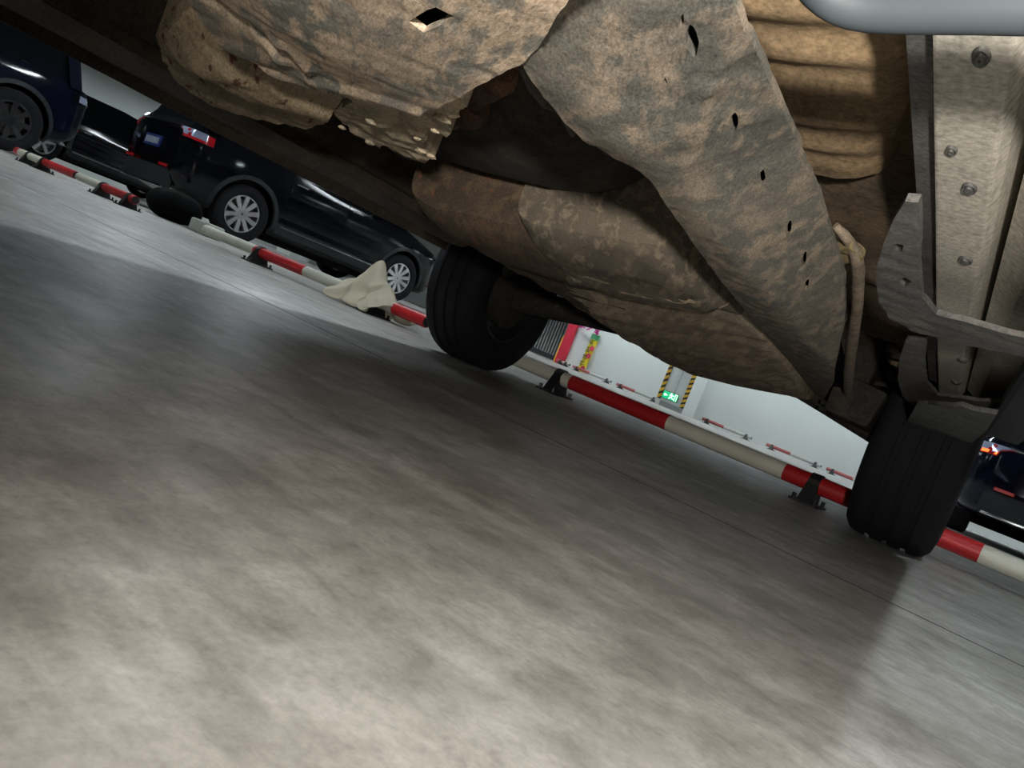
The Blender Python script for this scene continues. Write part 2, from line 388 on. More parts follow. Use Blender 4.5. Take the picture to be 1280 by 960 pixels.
# ================================================================== things along the back wall
def place_b(o): o.rotation_euler.z = BROT; return o
rb = empty('red_board', (0, 0, 0), BROT)
MB().box((-9.30, WT - .10, 0), (-9.08, WT - .02, 1.02)).build('panel', 'redboard', rb)
MB().box((-9.30, WT - .11, 1.02), (-9.02, WT - .02, 1.16)).build('top_strip', 'banred', rb)
MB().box((-9.34, WT - .09, 0), (-9.30, WT - .03, .62)).build('yellow_edge', 'yellow', rb)
tag(rb, 'tall narrow red board at the left end of the white wall', 'board')
bn = empty('banner', (0, 0, 0), BROT)
rows = []
for k in range(13):
    z = .02 + k * .07; sw = -8.60 + .004 * k
    rows.append([(sw - .09, WT - .05 - .008 * math.sin(k), z), (sw + .03, WT - .07, z), (sw + .09, WT - .045 - .008 * math.cos(k), z),
                 (sw + .09, WT - .04 - .008 * math.cos(k), z), (sw + .03, WT - .062, z), (sw - .09, WT - .043 - .008 * math.sin(k), z)])
MB().loft(rows[:12]).build('sheet', 'banner', bn)
MB().box((-8.65, WT - .085, .78), (-8.46, WT - .03, .90)).build('green_head', 'bangreen', bn)
glyphs = [[(0, .8, 1, .95), (.42, 0, .58, 1), (.05, .35, .3, .5), (.7, .3, .95, .45)], [(0, .6, 1, .74), (.2, .2, .35, 1), (.65, .2, .8, 1), (0, .1, 1, .22)],
          [(.1, .8, .9, .95), (.1, .4, .9, .52), (.42, 0, .58, .9), (0, 0, 1, .12)], [(.15, .3, .95, .45), (.6, 0, .75, .95), (.15, .4, .3, .9)]]
for k, g in enumerate(glyphs):
    m = MB()
    for a, b, c, d in g:
        m.box((-8.675 + .10 * a + .010 * k, WT - .095, .14 + .17 * k + .11 * b), (-8.675 + .10 * c + .010 * k, WT - .088, .14 + .17 * k + .11 * d))
    m.build('character', 'hazard', bn)
for z, s in ((.06, -8.545), (.36, -8.525), (.54, -8.515)):
    o = MB().lathe([(-.004, .005), (-.004, .06), (.004, .05), (.004, .005)], 'x', 14).build('red_print', 'banred', bn)
    o.location = (s, WT - .09, z + .04); o.rotation_euler.z = R(90)
tag(bn, 'narrow yellow hanging banner with black characters on the white wall', 'banner')
for k, (s, z, n_, lb) in enumerate(((-8.90, .97, 7, 'clump of magenta tinsel beside the red board'), (-8.52, .96, 9, 'magenta bow above the yellow banner'), (-8.71, .99, 4, 'thin magenta streamer between tinsel clump and bow'))):
    tn = empty('tinsel', (0, 0, 0), BROT)
    for j in range(n_):
        a = Vector((s + random.uniform(-.05, .05), WT - random.uniform(.11, .15), z + random.uniform(-.04, .04)))
        MB().tube([a, a + Vector((random.uniform(-.06, .06), -.02, random.uniform(-.05, .05))), a + Vector((random.uniform(-.05, .05), -.01, random.uniform(-.06, .04)))], [.012, .02, .006], 5).build('streamer', 'pink', tn)
    tag(tn, lb, 'decoration')
# lit exit sign on the column
ex = empty('exit_sign', (0, 0, 0), BROT)
MB().box((-6.20, 13.715, .155), (-5.86, 13.75, .315)).build('case', 'case', ex, bevel=.006)
MB().box((-6.19, 13.708, .165), (-5.87, 13.716, .305)).build('face', 'green', ex)
m = MB(); q = [(-6.175, .235), (-6.135, .265), (-6.135, .245), (-6.095, .245), (-6.095, .225), (-6.135, .225), (-6.135, .205)]
m.loft([[(x, 13.703, z) for x, z in q], [(x, 13.709, z) for x, z in q]]).build('arrow', 'lit', ex)
m = MB()
m.lathe([(-.003, .001), (-.003, .016), (.003, .016), (.003, .001)], 'x', 12); m.v = [Vector((v.y - 6.015, 13.705 + v.x, v.z + .285)) for v in m.v]
for a, b in (((-6.015, .268), (-6.0, .225)), ((-6.0, .228), (-6.04, .20)), ((-6.04, .2), (-6.035, .175)), ((-6.0, .228), (-5.975, .20)), ((-5.975, .2), (-5.945, .2)), ((-6.015, .262), (-6.05, .245)), ((-6.012, .262), (-5.97, .25)), ((-5.97, .25), (-5.96, .27))):
    m.tube([(a[0], 13.705, a[1]), (b[0], 13.705, b[1])], .008, 6)
m.build('running_figure', 'lit', ex)
m = MB().box((-5.935, 13.703, .17), (-5.925, 13.709, .3)).box((-5.895, 13.703, .17), (-5.885, 13.709, .3)).box((-5.935, 13.703, .29), (-5.885, 13.709, .3)); m.build('door_symbol', 'lit', ex)
MB().box((-5.99, 13.735, .315), (-5.975, 13.75, 1.9)).build('conduit', 'wire', ex)
tag(ex, 'lit green exit sign low on the white column', 'exit sign')

# ================================================================== wheel stops
def stop(s0, s1, posts, cuts, t=3.28, z=.088, r=.037, first='white', bolts=True):
    """pipe wheel stop: painted pipe lengths on two bolted iron feet"""
    o = empty('wheel_stop', bp((s0 + s1) / 2, t), BROT)
    cx = (s0 + s1) / 2; xs = [s0] + list(cuts) + [s1]; c = first
    for a, b in zip(xs, xs[1:]):
        MB().tube([(a - cx, 0, z), (a - cx + .001, 0, z), (b - cx, 0, z)], [r, r, r], 16).build('pipe_length', c, o, True)
        c = {'red': 'white', 'white': 'red', 'dullred': 'dullwhite', 'dullwhite': 'dullred'}[c]
    for e in (s0, s1): MB().tube([(e - cx - .004, 0, z), (e - cx + .004, 0, z)], r * .86, 16).build('end_cap', 'iron', o)
    for p in posts:
        p -= cx; m = MB()
        q = [(p - .03, -.075, .008), (p + .03, -.075, .008), (p + .026, .075, .008), (p - .026, .075, .008)]
        q2 = [(p - .024, -.042, z), (p + .024, -.042, z), (p + .024, .042, z), (p - .024, .042, z)]
        m.loft([q, q2]); m.box((p - .055, -.10, 0), (p + .055, .10, .009))
        f = m.build('foot', 'iron', o)
        MB().tube([(p - .022, 0, z), (p + .022, 0, z)], r + .007, 16).build('collar', 'iron', f)
        if bolts:
            for dx, dy in ((-.04, -.085), (.04, -.085), (-.04, .085), (.04, .085)):
                MB().tube([(p + dx, dy, .006), (p + dx, dy, .03)], .009, 6).build('bolt', 'bolt', f)
    return o
G = 'red and white pipe wheel stops'
tag(stop(-9.35, -7.86, (-9.0, -8.62), (-9.25, -8.66), first='red'), 'red and white pipe wheel stop in front of the dark SUV at the far left', 'wheel stop', G)
tag(stop(-7.80, -6.66, (-7.27, -6.75), (-7.30,)), 'red and white pipe wheel stop before the black rounded bundle', 'wheel stop', G)
tag(stop(-5.50, -3.02, (-4.743, -3.455), (-4.80, -4.20, -3.30)), 'red and white pipe wheel stop half under the beige cloth', 'wheel stop', G)
tag(stop(-2.72, -.44, (-2.032, -.711), (-1.96, -1.40, -.84)), 'shaded red and white pipe wheel stop between the two dirty tyres', 'wheel stop', G)
tag(stop(-.36, 1.6, (.35, 1.3), (-.10, .55, 1.1), first='red'), 'red and white pipe wheel stop right of the right tyre', 'wheel stop', G)
for k, (a, lb) in enumerate(((-9.05, 'small far wheel stop at the foot of the red board'), (-8.6, 'small far wheel stop right of the yellow banner'), (-7.45, 'small far wheel stop just left of the striped column'), (-5.35, 'small far wheel stop just right of the striped column'), (-4.05, 'small far wheel stop in the middle of the bare white wall'), (-2.95, 'small far wheel stop close to the right tyre'))):
    ln = .35 if k == 0 else 1.0
    tag(stop(a, a + ln, (a + .1, a + ln - .1), (a + ln * .45,), 13.95 if k > 2 else 14.2, .065, .030, 'dullred', False), lb, 'wheel stop', 'far wheel stops along the back wall')
cb = MB().box((-.17, -.09, 0), (.17, .09, .13)).build('concrete_block', 'concreteblock', None, bevel=.02)
cb.rotation_euler.z = BROT
cb.location = bp(-6.95, 4.15); tag(cb, 'pale concrete block beside the black SUV rear wheel', 'block')

# beige cloth slumped over the wheel stop
def drape():
    # canvas hung over the pipe: a long fall on the near side, a lifted peak towards its right end, deep diagonal folds
    m = MB(); NU, NV = 60, 44; vs = []
    for i in range(NU + 1):
        u = i / NU
        for j in range(NV + 1):
            v = j / NV * 2 - 1                                   # -1 near hem, 0 ridge, +1 far hem
            x = -.17 + .42 * u + .05 * math.sin(v * 3) * u
            ridge = .155 + .05 * math.sin(u * 3.1) + .13 * math.exp(-((u - .42) / .11) ** 2)
            ridge *= interp([(0, .60), (.10, .95), (.7, 1), (1, .62)], u)
            drop = abs(v) ** (1.25 if u < .7 else .8)
            y = (-.19 if v < 0 else .15) * abs(v) ** .8 * (1 + .25 * math.sin(u * 7 + 1))
            fold = .028 * math.sin(u * 21 + v * 5 + 1.2 * math.sin(v * 4)) * abs(v) + .016 * math.sin(u * 9 - v * 13) * abs(v) ** .5
            z = ridge * (1 - drop) + .010 + .022 * abs(v) * (1 + math.sin(u * 21 + v * 6)) * (1 - .6 * abs(v)) + .008 * noise.noise((x * 22, y * 22, 1))
            vs.append((x, y + fold * (1 if v < 0 else -1), max(z, .006)))
    fs = [(i * (NV + 1) + j, i * (NV + 1) + j + 1, (i + 1) * (NV + 1) + j + 1, (i + 1) * (NV + 1) + j) for i in range(NU) for j in range(NV)]
    o = m.add(vs, fs).build('draped_cloth', 'cloth', None, True)
    sd = o.modifiers.new('thick', 'SOLIDIFY'); sd.thickness = .006
    return o
cl = drape(); cl.location = bp(-3.53, 3.26); cl.rotation_euler.z = BROT + R(4)
tag(cl, 'crumpled beige canvas cloth thrown over a wheel stop', 'cloth')
# black rounded bundle
m = MB(); rings = []
for k in range(13):
    u = k / 12; ph = u * math.pi; rr = math.sin(ph) ** .7
    rings.append([(.34 * rr * math.cos(a) * (1 + .05 * math.sin(3 * a + u * 4)) + .06 * u, .26 * rr * math.sin(a), .155 - .155 * math.cos(ph) + .012 * math.sin(5 * a) * rr) for a in (6.2832 * j / 28 for j in range(28))])
b = m.loft(rings).build('black_bundle', 'bag', None, True); b.location = bp(-7.75, 4.2); b.rotation_euler.z = BROT
tag(b, 'black rounded bundle on the floor behind the black SUV', 'bundle')

# ================================================================== cars
def make_tyre(rad, wd, parent, loc, alloy=True, outer=1, spokes=10, rimmat='alloy', groove=True, rr=.64, rimname='rim'):
    """tyre mesh with a rim child; outer = side on which the rim face shows"""
    h = wd / 2; r = rad
    prof = [(-h * .78, r * rr), (-h * .98, r * (rr + .08)), (-h * 1.03, r * (rr + .18)), (-h * .97, r * .91), (-h * .84, r * .975), (-h * .70, r * .995)]
    if groove:
        for c in (-.42, 0, .42):
            prof += [(h * (c - .07), r), (h * (c - .06), r - .010), (h * (c + .06), r - .010), (h * (c + .07), r)]
    prof += [(h * .70, r * .995), (h * .84, r * .975), (h * .97, r * .91), (h * 1.03, r * (rr + .18)), (h * .98, r * (rr + .08)), (h * .78, r * rr)]
    t = MB().lathe(prof, 'x', 56).build('tyre', 'tyre', parent, True, local=True); t.location = loc
    m = MB(); ri = r * rr
    m.lathe([(-h * .8, ri * 1.0), (h * .8, ri * 1.0), (h * .8, ri * .93), (-h * .8, ri * .90)], 'x', 40)
    if alloy:
        x = outer * h * .55
        m.lathe([(x - .02, .01), (x + outer * .02, .01), (x + outer * .02, ri * .24), (x - .02, ri * .26)], 'x', 20)
        for k in range(spokes):
            mt = Matrix.Rotation(6.2832 * k / spokes, 4, 'X')
            q0 = [(x - .012, -.026, ri * .18), (x + .016, -.022, ri * .18), (x + .016, .022, ri * .18), (x - .012, .026, ri * .18)]
            q1 = [(x - .012 + outer * .02, -.036, ri * .96), (x + .016 + outer * .02, -.03, ri * .96), (x + .016 + outer * .02, .03, ri * .96), (x - .012 + outer * .02, .036, ri * .96)]
            m.loft([[mt @ Vector(v) for v in q0], [mt @ Vector(v) for v in q1]])
    rim = m.build(rimname, rimmat, t, False)
    MB().lathe([(-.012, .02), (.012, .02), (.012, ri * .78), (-.012, ri * .78)], 'x', 28).build('brake_disc', 'disc' if alloy else 'rimdark', t)
    return t
SECT = [(0, 0), (.78, 0), (.90, .02), (.965, .09), (.985, .22), (1.0, .45), (1.0, .60), (.985, .78), (.955, .92), (.90, .985), (.75, 1.0), (0, 1.015)]
def make_car(name, loc, rz, L=4.65, W=1.85, wb=2.75, wd=.72, paint='black', roof=1.68, belt=1.06, gnd=.24, detail=True, rear_lit=False, lens='redlens', wheel='alloy', spokes=10, wheels=True, bonnet=1.02):
    root = empty(name, loc, rz)
    hl = L / 2; ry = -wb / 2 - .02; fy = wb / 2 - .02
    k = W / 1.85
    hw = [(-hl, .66 * k), (-hl + .05, .78 * k), (-hl + .2, .87 * k), (-hl + .65, .918 * k), (0, .925 * k), (hl - .8, .91 * k), (hl - .35, .84 * k), (hl - .12, .70 * k), (hl, .5 * k)]
    zb = [(-hl, gnd + .24), (-hl + .12, gnd + .10), (-hl + .4, gnd + .02), (-hl + 1.2, gnd), (hl - 1.1, gnd), (hl - .35, gnd + .02), (hl - .1, gnd + .08), (hl, gnd + .2)]
    zt = [(-hl, belt - .12), (-hl + .10, belt), (-hl + .5, belt + .04), (0, belt), (hl - 1.35, belt + .0), (hl - .7, bonnet - .05), (hl - .25, bonnet - .14), (hl - .08, bonnet - .22), (hl, bonnet - .36)]
    def ring(y):
        h, a, c = interp(hw, y), interp(zb, y), interp(zt, y)
        half = [(h * u, a + (c - a) * v) for u, v in SECT]
        return [(x, y, z) for x, z in half] + [(-x, y, z) for x, z in half[-2:0:-1]]
    def surf(y, z):
        h, a, c = interp(hw, y), interp(zb, y), interp(zt, y); v = (z - a) / (c - a)
        return h * interp([(q, p) for p, q in SECT[1:-1]], v)
    ys = sorted(set([-hl, -hl + .02, -hl + .05, -hl + .1, -hl + .15, -hl + .2, -hl + .3, -hl + .5, -hl + .65] + [-hl + .8 + i * (L - 1.6) / 14 for i in range(15)] + [hl - .7, hl - .55, hl - .4, hl - .3, hl - .2, hl - .12, hl - .06, hl - .02, hl]))
    body = MB().loft([ring(y) for y in ys]).build('body', paint, root, True)
    # wheel arches cut right into the body
    cut = MB()
    for y in (ry, fy):
        for sg in (-1, 1):
            x0, x1 = sorted((sg * (W / 2 - .34), sg * (W / 2 + .3)))
            cut.lathe([(x0, .001), (x1, .001), (x1, wd / 2 + .055), (x0, wd / 2 + .055)], 'x', 40, (0, y, wd / 2 + .015))
    co = cut.build('cutter', 'clad', None)
    bo = body.modifiers.new('arch', 'BOOLEAN'); bo.object = co; bo.operation = 'DIFFERENCE'; bo.solver = 'EXACT'
    co.parent = root
    bpy.context.view_layer.update(); dg = bpy.context.evaluated_depsgraph_get()
    nm = bpy.data.meshes.new_from_object(body.evaluated_get(dg)); body.modifiers.clear(); body.data = nm; bpy.data.objects.remove(co)
    try: nm.set_sharp_from_angle(angle=R(40))
    except Exception: pass
    # greenhouse, roof, pillars
    gst = [(-hl + .16, belt + .0, belt + .05, .80, .70), (-hl + .42, belt, roof - .10, .82, .60), (-hl + .75, belt, roof - .02, .84, .62), (-.1, belt, roof, .85, .63), (.25, belt, roof - .03, .85, .62), (hl - 1.30, belt, belt + .06, .83, .72)]
    gr = []
    for y, b_, r_, wb_, wr_ in gst:
        wb_ *= k; wr_ *= k; half = [(wb_, b_ - .04), (wb_ + (wr_ - wb_) * .9, b_ + (r_ - b_) * .88), (wr_ - .06, r_ - .01), (0, r_)]
        gr.append([(x, y, z) for x, z in half] + [(-x, y, z) for x, z in half[-2::-1]])
    MB().loft(gr).build('windows', 'glass', root, True)
    rr = []
    for y, b_, r_, wb_, wr_ in gst[1:5]:
        wr_ *= k; rr.append([(wr_ + .02, y, r_ - .07), (wr_ - .05, y, r_ + .006), (0, y, r_ + .018), (-wr_ + .05, y, r_ + .006), (-wr_ - .02, y, r_ - .07), (-wr_ + .05, y, r_ - .05), (wr_ - .05, y, r_ - .05)])
    MB().loft(rr).build('roof', paint, root, True)
    for sg in (-1, 1):
        for (ya, yb, wdp) in ((gst[1][0] - .02, gst[0][0] + .12, .16), (-.95, -.95, .07), (.1, .1, .07), (.28, gst[5][0] - .06, .07)):
            q0 = [(sg * (.865 * k), yb - wdp / 2, belt - .03), (sg * (.865 * k), yb + wdp / 2, belt - .03), (sg * (.80 * k), yb + wdp / 2, belt - .03), (sg * (.80 * k), yb - wdp / 2, belt - .03)]
            q1 = [(sg * (.665 * k), ya - wdp / 2, roof - .10), (sg * (.665 * k), ya + wdp / 2, roof - .10), (sg * (.60 * k), ya + wdp / 2, roof - .10), (sg * (.60 * k), ya - wdp / 2, roof - .10)]
            MB().loft([q0, q1]).build('pillar', paint, root)
        # arch cladding, sill cladding, chrome strip
        for y in (ry, fy):
            ra = wd / 2 + .058; pr = []
            for i in range(21):
                a = R(-14) + R(208) * i / 20; cy_, cz = math.cos(a), math.sin(a)
                def P(rad, dx):
                    yy, zz = y + cy_ * rad, wd / 2 + .015 + sin_(a) * rad
                    return (sg * (surf(yy, max(zz, gnd + .03)) + dx), yy, zz)
                sin_ = math.sin
                pr.append([P(ra - .006, -.03), P(ra - .004, .016), P(ra + .05, .012), P(ra + .055, -.01)])
            MB().loft(pr).build('arch_trim', 'clad', root, True)
        sy0, sy1 = ry + wd / 2 + .1, fy - wd / 2 - .1
        pr = []
        for i in range(9):
            y = sy0 + (sy1 - sy0) * i / 8
            pr.append([(sg * (surf(y, gnd + .01) - .05), y, gnd - .01), (sg * (surf(y, gnd + .08) + .014), y, gnd + .06), (sg * (surf(y, gnd + .19) + .012), y, gnd + .19), (sg * (surf(y, gnd + .19) - .02), y, gnd + .195)])
        MB().loft(pr).build('sill_trim', 'clad', root, True)
        pr = []
        for i in range(9):
            y = sy0 + .05 + (sy1 - sy0 - .1) * i / 8; x = surf(y, gnd + .17) + .015
            pr.append([(sg * x, y, gnd + .150), (sg * (x + .012), y, gnd + .156), (sg * (x + .01), y, gnd + .172), (sg * x, y, gnd + .176)])
        MB().loft(pr).build('chrome_strip', 'chrome', root)
        # doors with handles
        for y0, y1 in ((ry + wd / 2 + .13, .06), (.075, fy - wd / 2 - .16)):
            n1, n2 = 8, 7; z0, z1 = gnd + .215, belt - .05; vs = []
            for off in (.006, -.012):
                for i in range(n1 + 1):
                    for j in range(n2 + 1):
                        y = y0 + (y1 - y0) * i / n1; z = z0 + (z1 - z0) * j / n2
                        vs.append((sg * (surf(y, z) + off - .014 * math.exp(-((z - gnd - .36) / .07) ** 2) + .008 * math.exp(-((z - belt + .22) / .03) ** 2)), y, z))
            n = (n1 + 1) * (n2 + 1); fs = []
            for i in range(n1):
                for j in range(n2):
                    a = i * (n2 + 1) + j; q = (a, a + 1, a + n2 + 2, a + n2 + 1); fs += [q, tuple(n + c for c in reversed(q))]
            bd = [i * (n2 + 1) for i in range(n1 + 1)] + [n1 * (n2 + 1) + j for j in range(1, n2 + 1)] + [i * (n2 + 1) + n2 for i in range(n1 - 1, -1, -1)] + [j for j in range(n2 - 1, 0, -1)]
            for i in range(len(bd)): fs.append((bd[i], bd[(i + 1) % len(bd)], n + bd[(i + 1) % len(bd)], n + bd[i]))
            d = MB().add(vs, fs).build('door', paint, root, True)
            hy = y0 + .16; hz = belt - .16
            MB().tube([(sg * (surf(hy, hz) - .01), hy - .09, hz), (sg * (surf(hy, hz) + .04), hy - .06, hz), (sg * (surf(hy, hz) + .04), hy + .06, hz), (sg * (surf(hy, hz) - .01), hy + .09, hz)], .012, 8).build('door_handle', 'chrome', d)
        # mirror
        my = fy - .62
        MB().loft([[(sg * (.88 * k + dx), my + .06 * cc, belt + .06 + .07 * ss) for cc, ss in ((1, 0), (.7, .7), (0, 1), (-.7, .7), (-1, 0), (-.7, -.7), (0, -1), (.7, -.7))] for dx in (0, .05, .16, .2)]).build('mirror', paint, root, True)
        # tail lamp wrapping the corner
        def patch(y0, y1, za, zb_, off, nm_, mt_, par):
            vs = []; n1 = 8
            for o_ in (off, -.02):
                for i in range(n1 + 1):
                    y = y0 + (y1 - y0) * i / n1
                    for z in (za + (zb_ - za) * .0, (za + zb_) / 2, zb_): vs.append((sg * (surf(y, z) + o_), y - (o_ if i == 0 else 0), z))
            n = 3 * (n1 + 1); fs = []
            for i in range(n1):
                for j in range(2):
                    a = i * 3 + j; q = (a, a + 1, a + 4, a + 3); fs += [q, tuple(n + c for c in reversed(q))]
            bd = [i * 3 for i in range(n1 + 1)] + [n1 * 3 + 1, n1 * 3 + 2] + [i * 3 + 2 for i in range(n1 - 1, -1, -1)] + [1]
            for i in range(len(bd)): fs.append((bd[i], bd[(i + 1) % len(bd)], n + bd[(i + 1) % len(bd)], n + bd[i]))
            return MB().add(vs, fs).build(nm_, mt_, par, True)
        zl = belt - .14
        tl = patch(-hl + .012, -hl + .30, zl - .06, zl + .05, .014, 'tail_lamp', lens, root)
        patch(-hl + .014, -hl + .20, zl - .03, zl + .056, .018, 'clear_lens', 'clear', tl)
        if rear_lit: patch(-hl + .012, -hl + .10, zl - .05, zl - .02, .02, 'lit_strip', 'amber', tl)
        patch(hl - .28, hl - .05, bonnet - .36, bonnet - .26, .012, 'head_lamp', 'clear', root)
        o = MB().lathe([(-.03, .03), (.09, .03), (.09, .042), (-.03, .042)], 'x', 18).build('exhaust_tip', 'chrome', root)
        o.location = (sg * .52 * k, -hl + .10, gnd + .10); o.rotation_euler.z = R(-90); o.scale = (1, 1.6, 1)
    # rear: lower cladding, plate, chrome bars, hatch glass surround
    def rearband(za, zb_, off, nm_, mt_, xs):
        pr = []
        for i in range(13):
            x = -xs + 2 * xs * i / 12
            yo = -hl - off + .10 * (abs(x) / (.8 * k)) ** 4
            pr.append([(x, yo, za), (x, yo - .004, (za + zb_) / 2), (x, yo, zb_), (x, yo + .06, zb_), (x, yo + .06, za)])
        return MB().loft(pr).build(nm_, mt_, root, True)
    rearband(gnd + .06, gnd + .30, .035, 'bumper_trim', 'clad', .66 * k); rearband(gnd + .055, gnd + .085, .048, 'bumper_chrome', 'chrome', .62 * k)
    rearband(belt - .10, belt - .075, .03, 'hatch_chrome', 'chrome', .60 * k)
    rearband(gnd + .34, belt - .2, .008, 'hatch', paint, .64 * k)
    pl = MB().box((-.22, -hl - .03, belt - .42), (.22, -hl - .014, belt - .28)).build('number_plate', 'blueplate', root)
    for i in range(7):
        MB().box((-.19 + i * .056, -hl - .034, belt - .39), (-.155 + i * .056, -hl - .030, belt - .31)).build('character', 'ink', pl)
    for x in (-.5, .5): MB().box((x * k - .09, -hl - .045, gnd + .31), (x * k + .09, -hl - .01, gnd + .345)).build('reflector', 'redlens', root, bevel=.005)
    MB().box((-.5 * k, hl - .03, gnd + .25), (.5 * k, hl + .015, bonnet - .40)).build('grille', 'clad', root, bevel=.01)
    MB().box((-.40 * W, ry - .2, .15), (.40 * W, fy + .45, gnd + .16)).build('underside_shade_box', 'void', root, bevel=.03)  # black box added as the shade under the car
    if wheels:
        for y in (ry, fy):
            for sg in (-1, 1): make_tyre(wd / 2, .235, root, (sg * (W / 2 - .14), y, wd / 2), True, sg, spokes, wheel, False)
    return root
# black SUV beyond the stops: right wheels stand at (-8.38, 6.37) and (-7.95, 9.05)
hd = -R(9); f = Vector((-math.sin(hd), math.cos(hd), 0)); r_ = Vector((math.cos(hd), math.sin(hd), 0))
p = Vector((-8.36, 6.40, 0)) + f * (1.375 + .02) - r_ * .80
tag(make_car('suv', p, hd, wd=.74, belt=1.17, roof=1.74, bonnet=1.08), 'glossy black SUV with ten-spoke alloys and a blue number plate behind the wheel stops', 'car')
hd = R(177); f = Vector((-math.sin(hd), math.cos(hd), 0)); r_ = Vector((math.cos(hd), math.sin(hd), 0))
p = Vector((-11.45, 4.95, 0)) + f * (1.45 + .02) + r_ * .83
tag(make_car('dark_suv', p, hd, L=4.75, W=1.94, wb=2.9, wd=.80, paint='navy', roof=1.78, belt=1.16, gnd=.30, wheel='rimdark', spokes=8, bonnet=1.16, lens='glass'), 'very dark blue SUV with dark wheels at the far left edge', 'car')
p = Vector((-15.8, 8.6, 0))
tag(make_car('saloon', p, -R(5), L=4.6, W=1.82, wb=2.7, wd=.66, paint='black', roof=1.46, belt=.95, gnd=.2, spokes=5, bonnet=.92), 'dark saloon with bright five-spoke wheels farther back past the dark blue SUV', 'car')
p = Vector((1.06, 8.9 + 2.3, 0))
tag(make_car('hatchback', p, -R(2), L=4.5, W=1.85, wb=2.65, wd=.68, paint='navy', roof=1.7, belt=1.06, gnd=.22, rear_lit=True, bonnet=1.0), 'dark car with a glowing tail lamp seen right of the right tyre', 'car')

# ================================================================== the vehicle overhead
veh = empty('dirty_vehicle', (-1.0, 1.1, 0)); ORIGIN['dirty_vehicle'] = Vector((-1.0, 1.1, 0))
tag(veh, 'mud-caked vehicle seen from underneath, with two big dark tyres', 'car')
AXY, XL, XR = 3.0, -2.0, -.10
FY0, FY1 = -1.9, 3.98
# floor pan with transverse ribs
def pan_z(x, y):
    z = .60
    z -= .05 * math.exp(-((x + 1.0) / .16) ** 2)
    z -= .03 * math.exp(-((x + 1.45) / .05) ** 2) + .02 * math.exp(-((y - 1.75) / .06) ** 2)
    return z + .004 * noise.noise((x * 9, y * 9, 2))
m = MB(); nx, ny = 64, 150
xs = [-2.10 + 2.18 * i / nx for i in range(nx + 1)]; ysn = [FY0 + .12 + (FY1 - FY0 - .36) * j / ny for j in range(ny + 1)]
def well(x, y): return (x < -1.62 or x > -.36) and (abs(y - AXY) < .47 or abs(y + .75) < .47)
def lowz(x, y): return .84 if well(x, y) else pan_z(x, y)
o = 0
for x in xs:
    for y in ysn: m.v.append(Vector((x, y, lowz(x, y))))
for x in xs:
    for y in ysn: m.v.append(Vector((x, y, .90)))
n = (nx + 1) * (ny + 1)
for i in range(nx):
    for j in range(ny):
        a = i * (ny + 1) + j; q = (a, a + ny + 1, a + ny + 2, a + 1); m.f += [q, tuple(n + c for c in reversed(q))]
bd = [i * (ny + 1) for i in range(nx + 1)] + [nx * (ny + 1) + j for j in range(1, ny + 1)] + [i * (ny + 1) + ny for i in range(nx - 1, -1, -1)] + [j for j in range(ny - 1, 0, -1)]
for i in range(len(bd)): m.f.append((bd[i], bd[(i + 1) % len(bd)], n + bd[(i + 1) % len(bd)], n + bd[i]))
m.build('floor_pan', 'pan', veh, True)
rings = []
for k in range(181):
    y = .30 + .80 * k / 180; a = .0048 * math.sin(6.2832 * y / .078) * min(1, (1.1 - y) / .12)
    x1 = interp([(.3, -.135), (.8, -.15), (1.1, -.21)], y)
    pts_ = [(-.44, .60), (-.42, .585), (-.38, .572 + a * .6), (-.33, .566 + a), (-.27, .566 + a), (x1 - .035, .572 + a * .7), (x1 - .01, .585), (x1, .605)]
    rings.append([(x, y, z) for x, z in pts_])
MB().loft(rings).build('ribbed_panel', 'ribs', veh, True)
# outer body, only its lower edge and shadow matter from here
def sect(y, hwid, zb_, zt_):
    c = -1.0; q = [(.93, 0), (1, .08), (1.0, .45), (.985, .55), (.80, .97), (.72, 1.0)]
    h = [(hwid * a, zb_ + (zt_ - zb_) * b_) for a, b_ in q]
    return [(c + x, y, z) for x, z in h] + [(c - x, y, z) for x, z in h[::-1]]
st = [(FY0 - .05, .98, .62, 1.0), (FY0, 1.08, .52, 1.62), (FY0 + .2, 1.12, .47, 1.75), (-1.35, 1.13, .47, 1.78), (-1.15, 1.13, .47, 1.78), (2.45, 1.13, .47, 1.70), (3.0, 1.12, .47, 1.32), (3.6, 1.09, .48, 1.22), (FY1 - .08, 1.02, .52, 1.1), (FY1, .9, .60, .95)]
body = MB().loft([sect(*a) for a in st]).build('body', 'clad', veh, True)
cut = MB().box((-2.06, FY0 + .06, .30), (.06, FY1 - .06, .86))
for y in (AXY, -.75):
    cut.lathe([(-2.4, .001), (.4, .001), (.4, .44), (-2.4, .44)], 'x', 36, (0, y, .40))
co = cut.build('cutter', 'clad', veh)
for i_ in range(1):
    bo = body.modifiers.new('hollow', 'BOOLEAN'); bo.object = co; bo.operation = 'DIFFERENCE'; bo.solver = 'EXACT'; bo.use_self = True
bpy.context.view_layer.update(); dg = bpy.context.evaluated_depsgraph_get()
nm = bpy.data.meshes.new_from_object(body.evaluated_get(dg)); body.modifiers.clear(); body.data = nm; bpy.data.objects.remove(co)
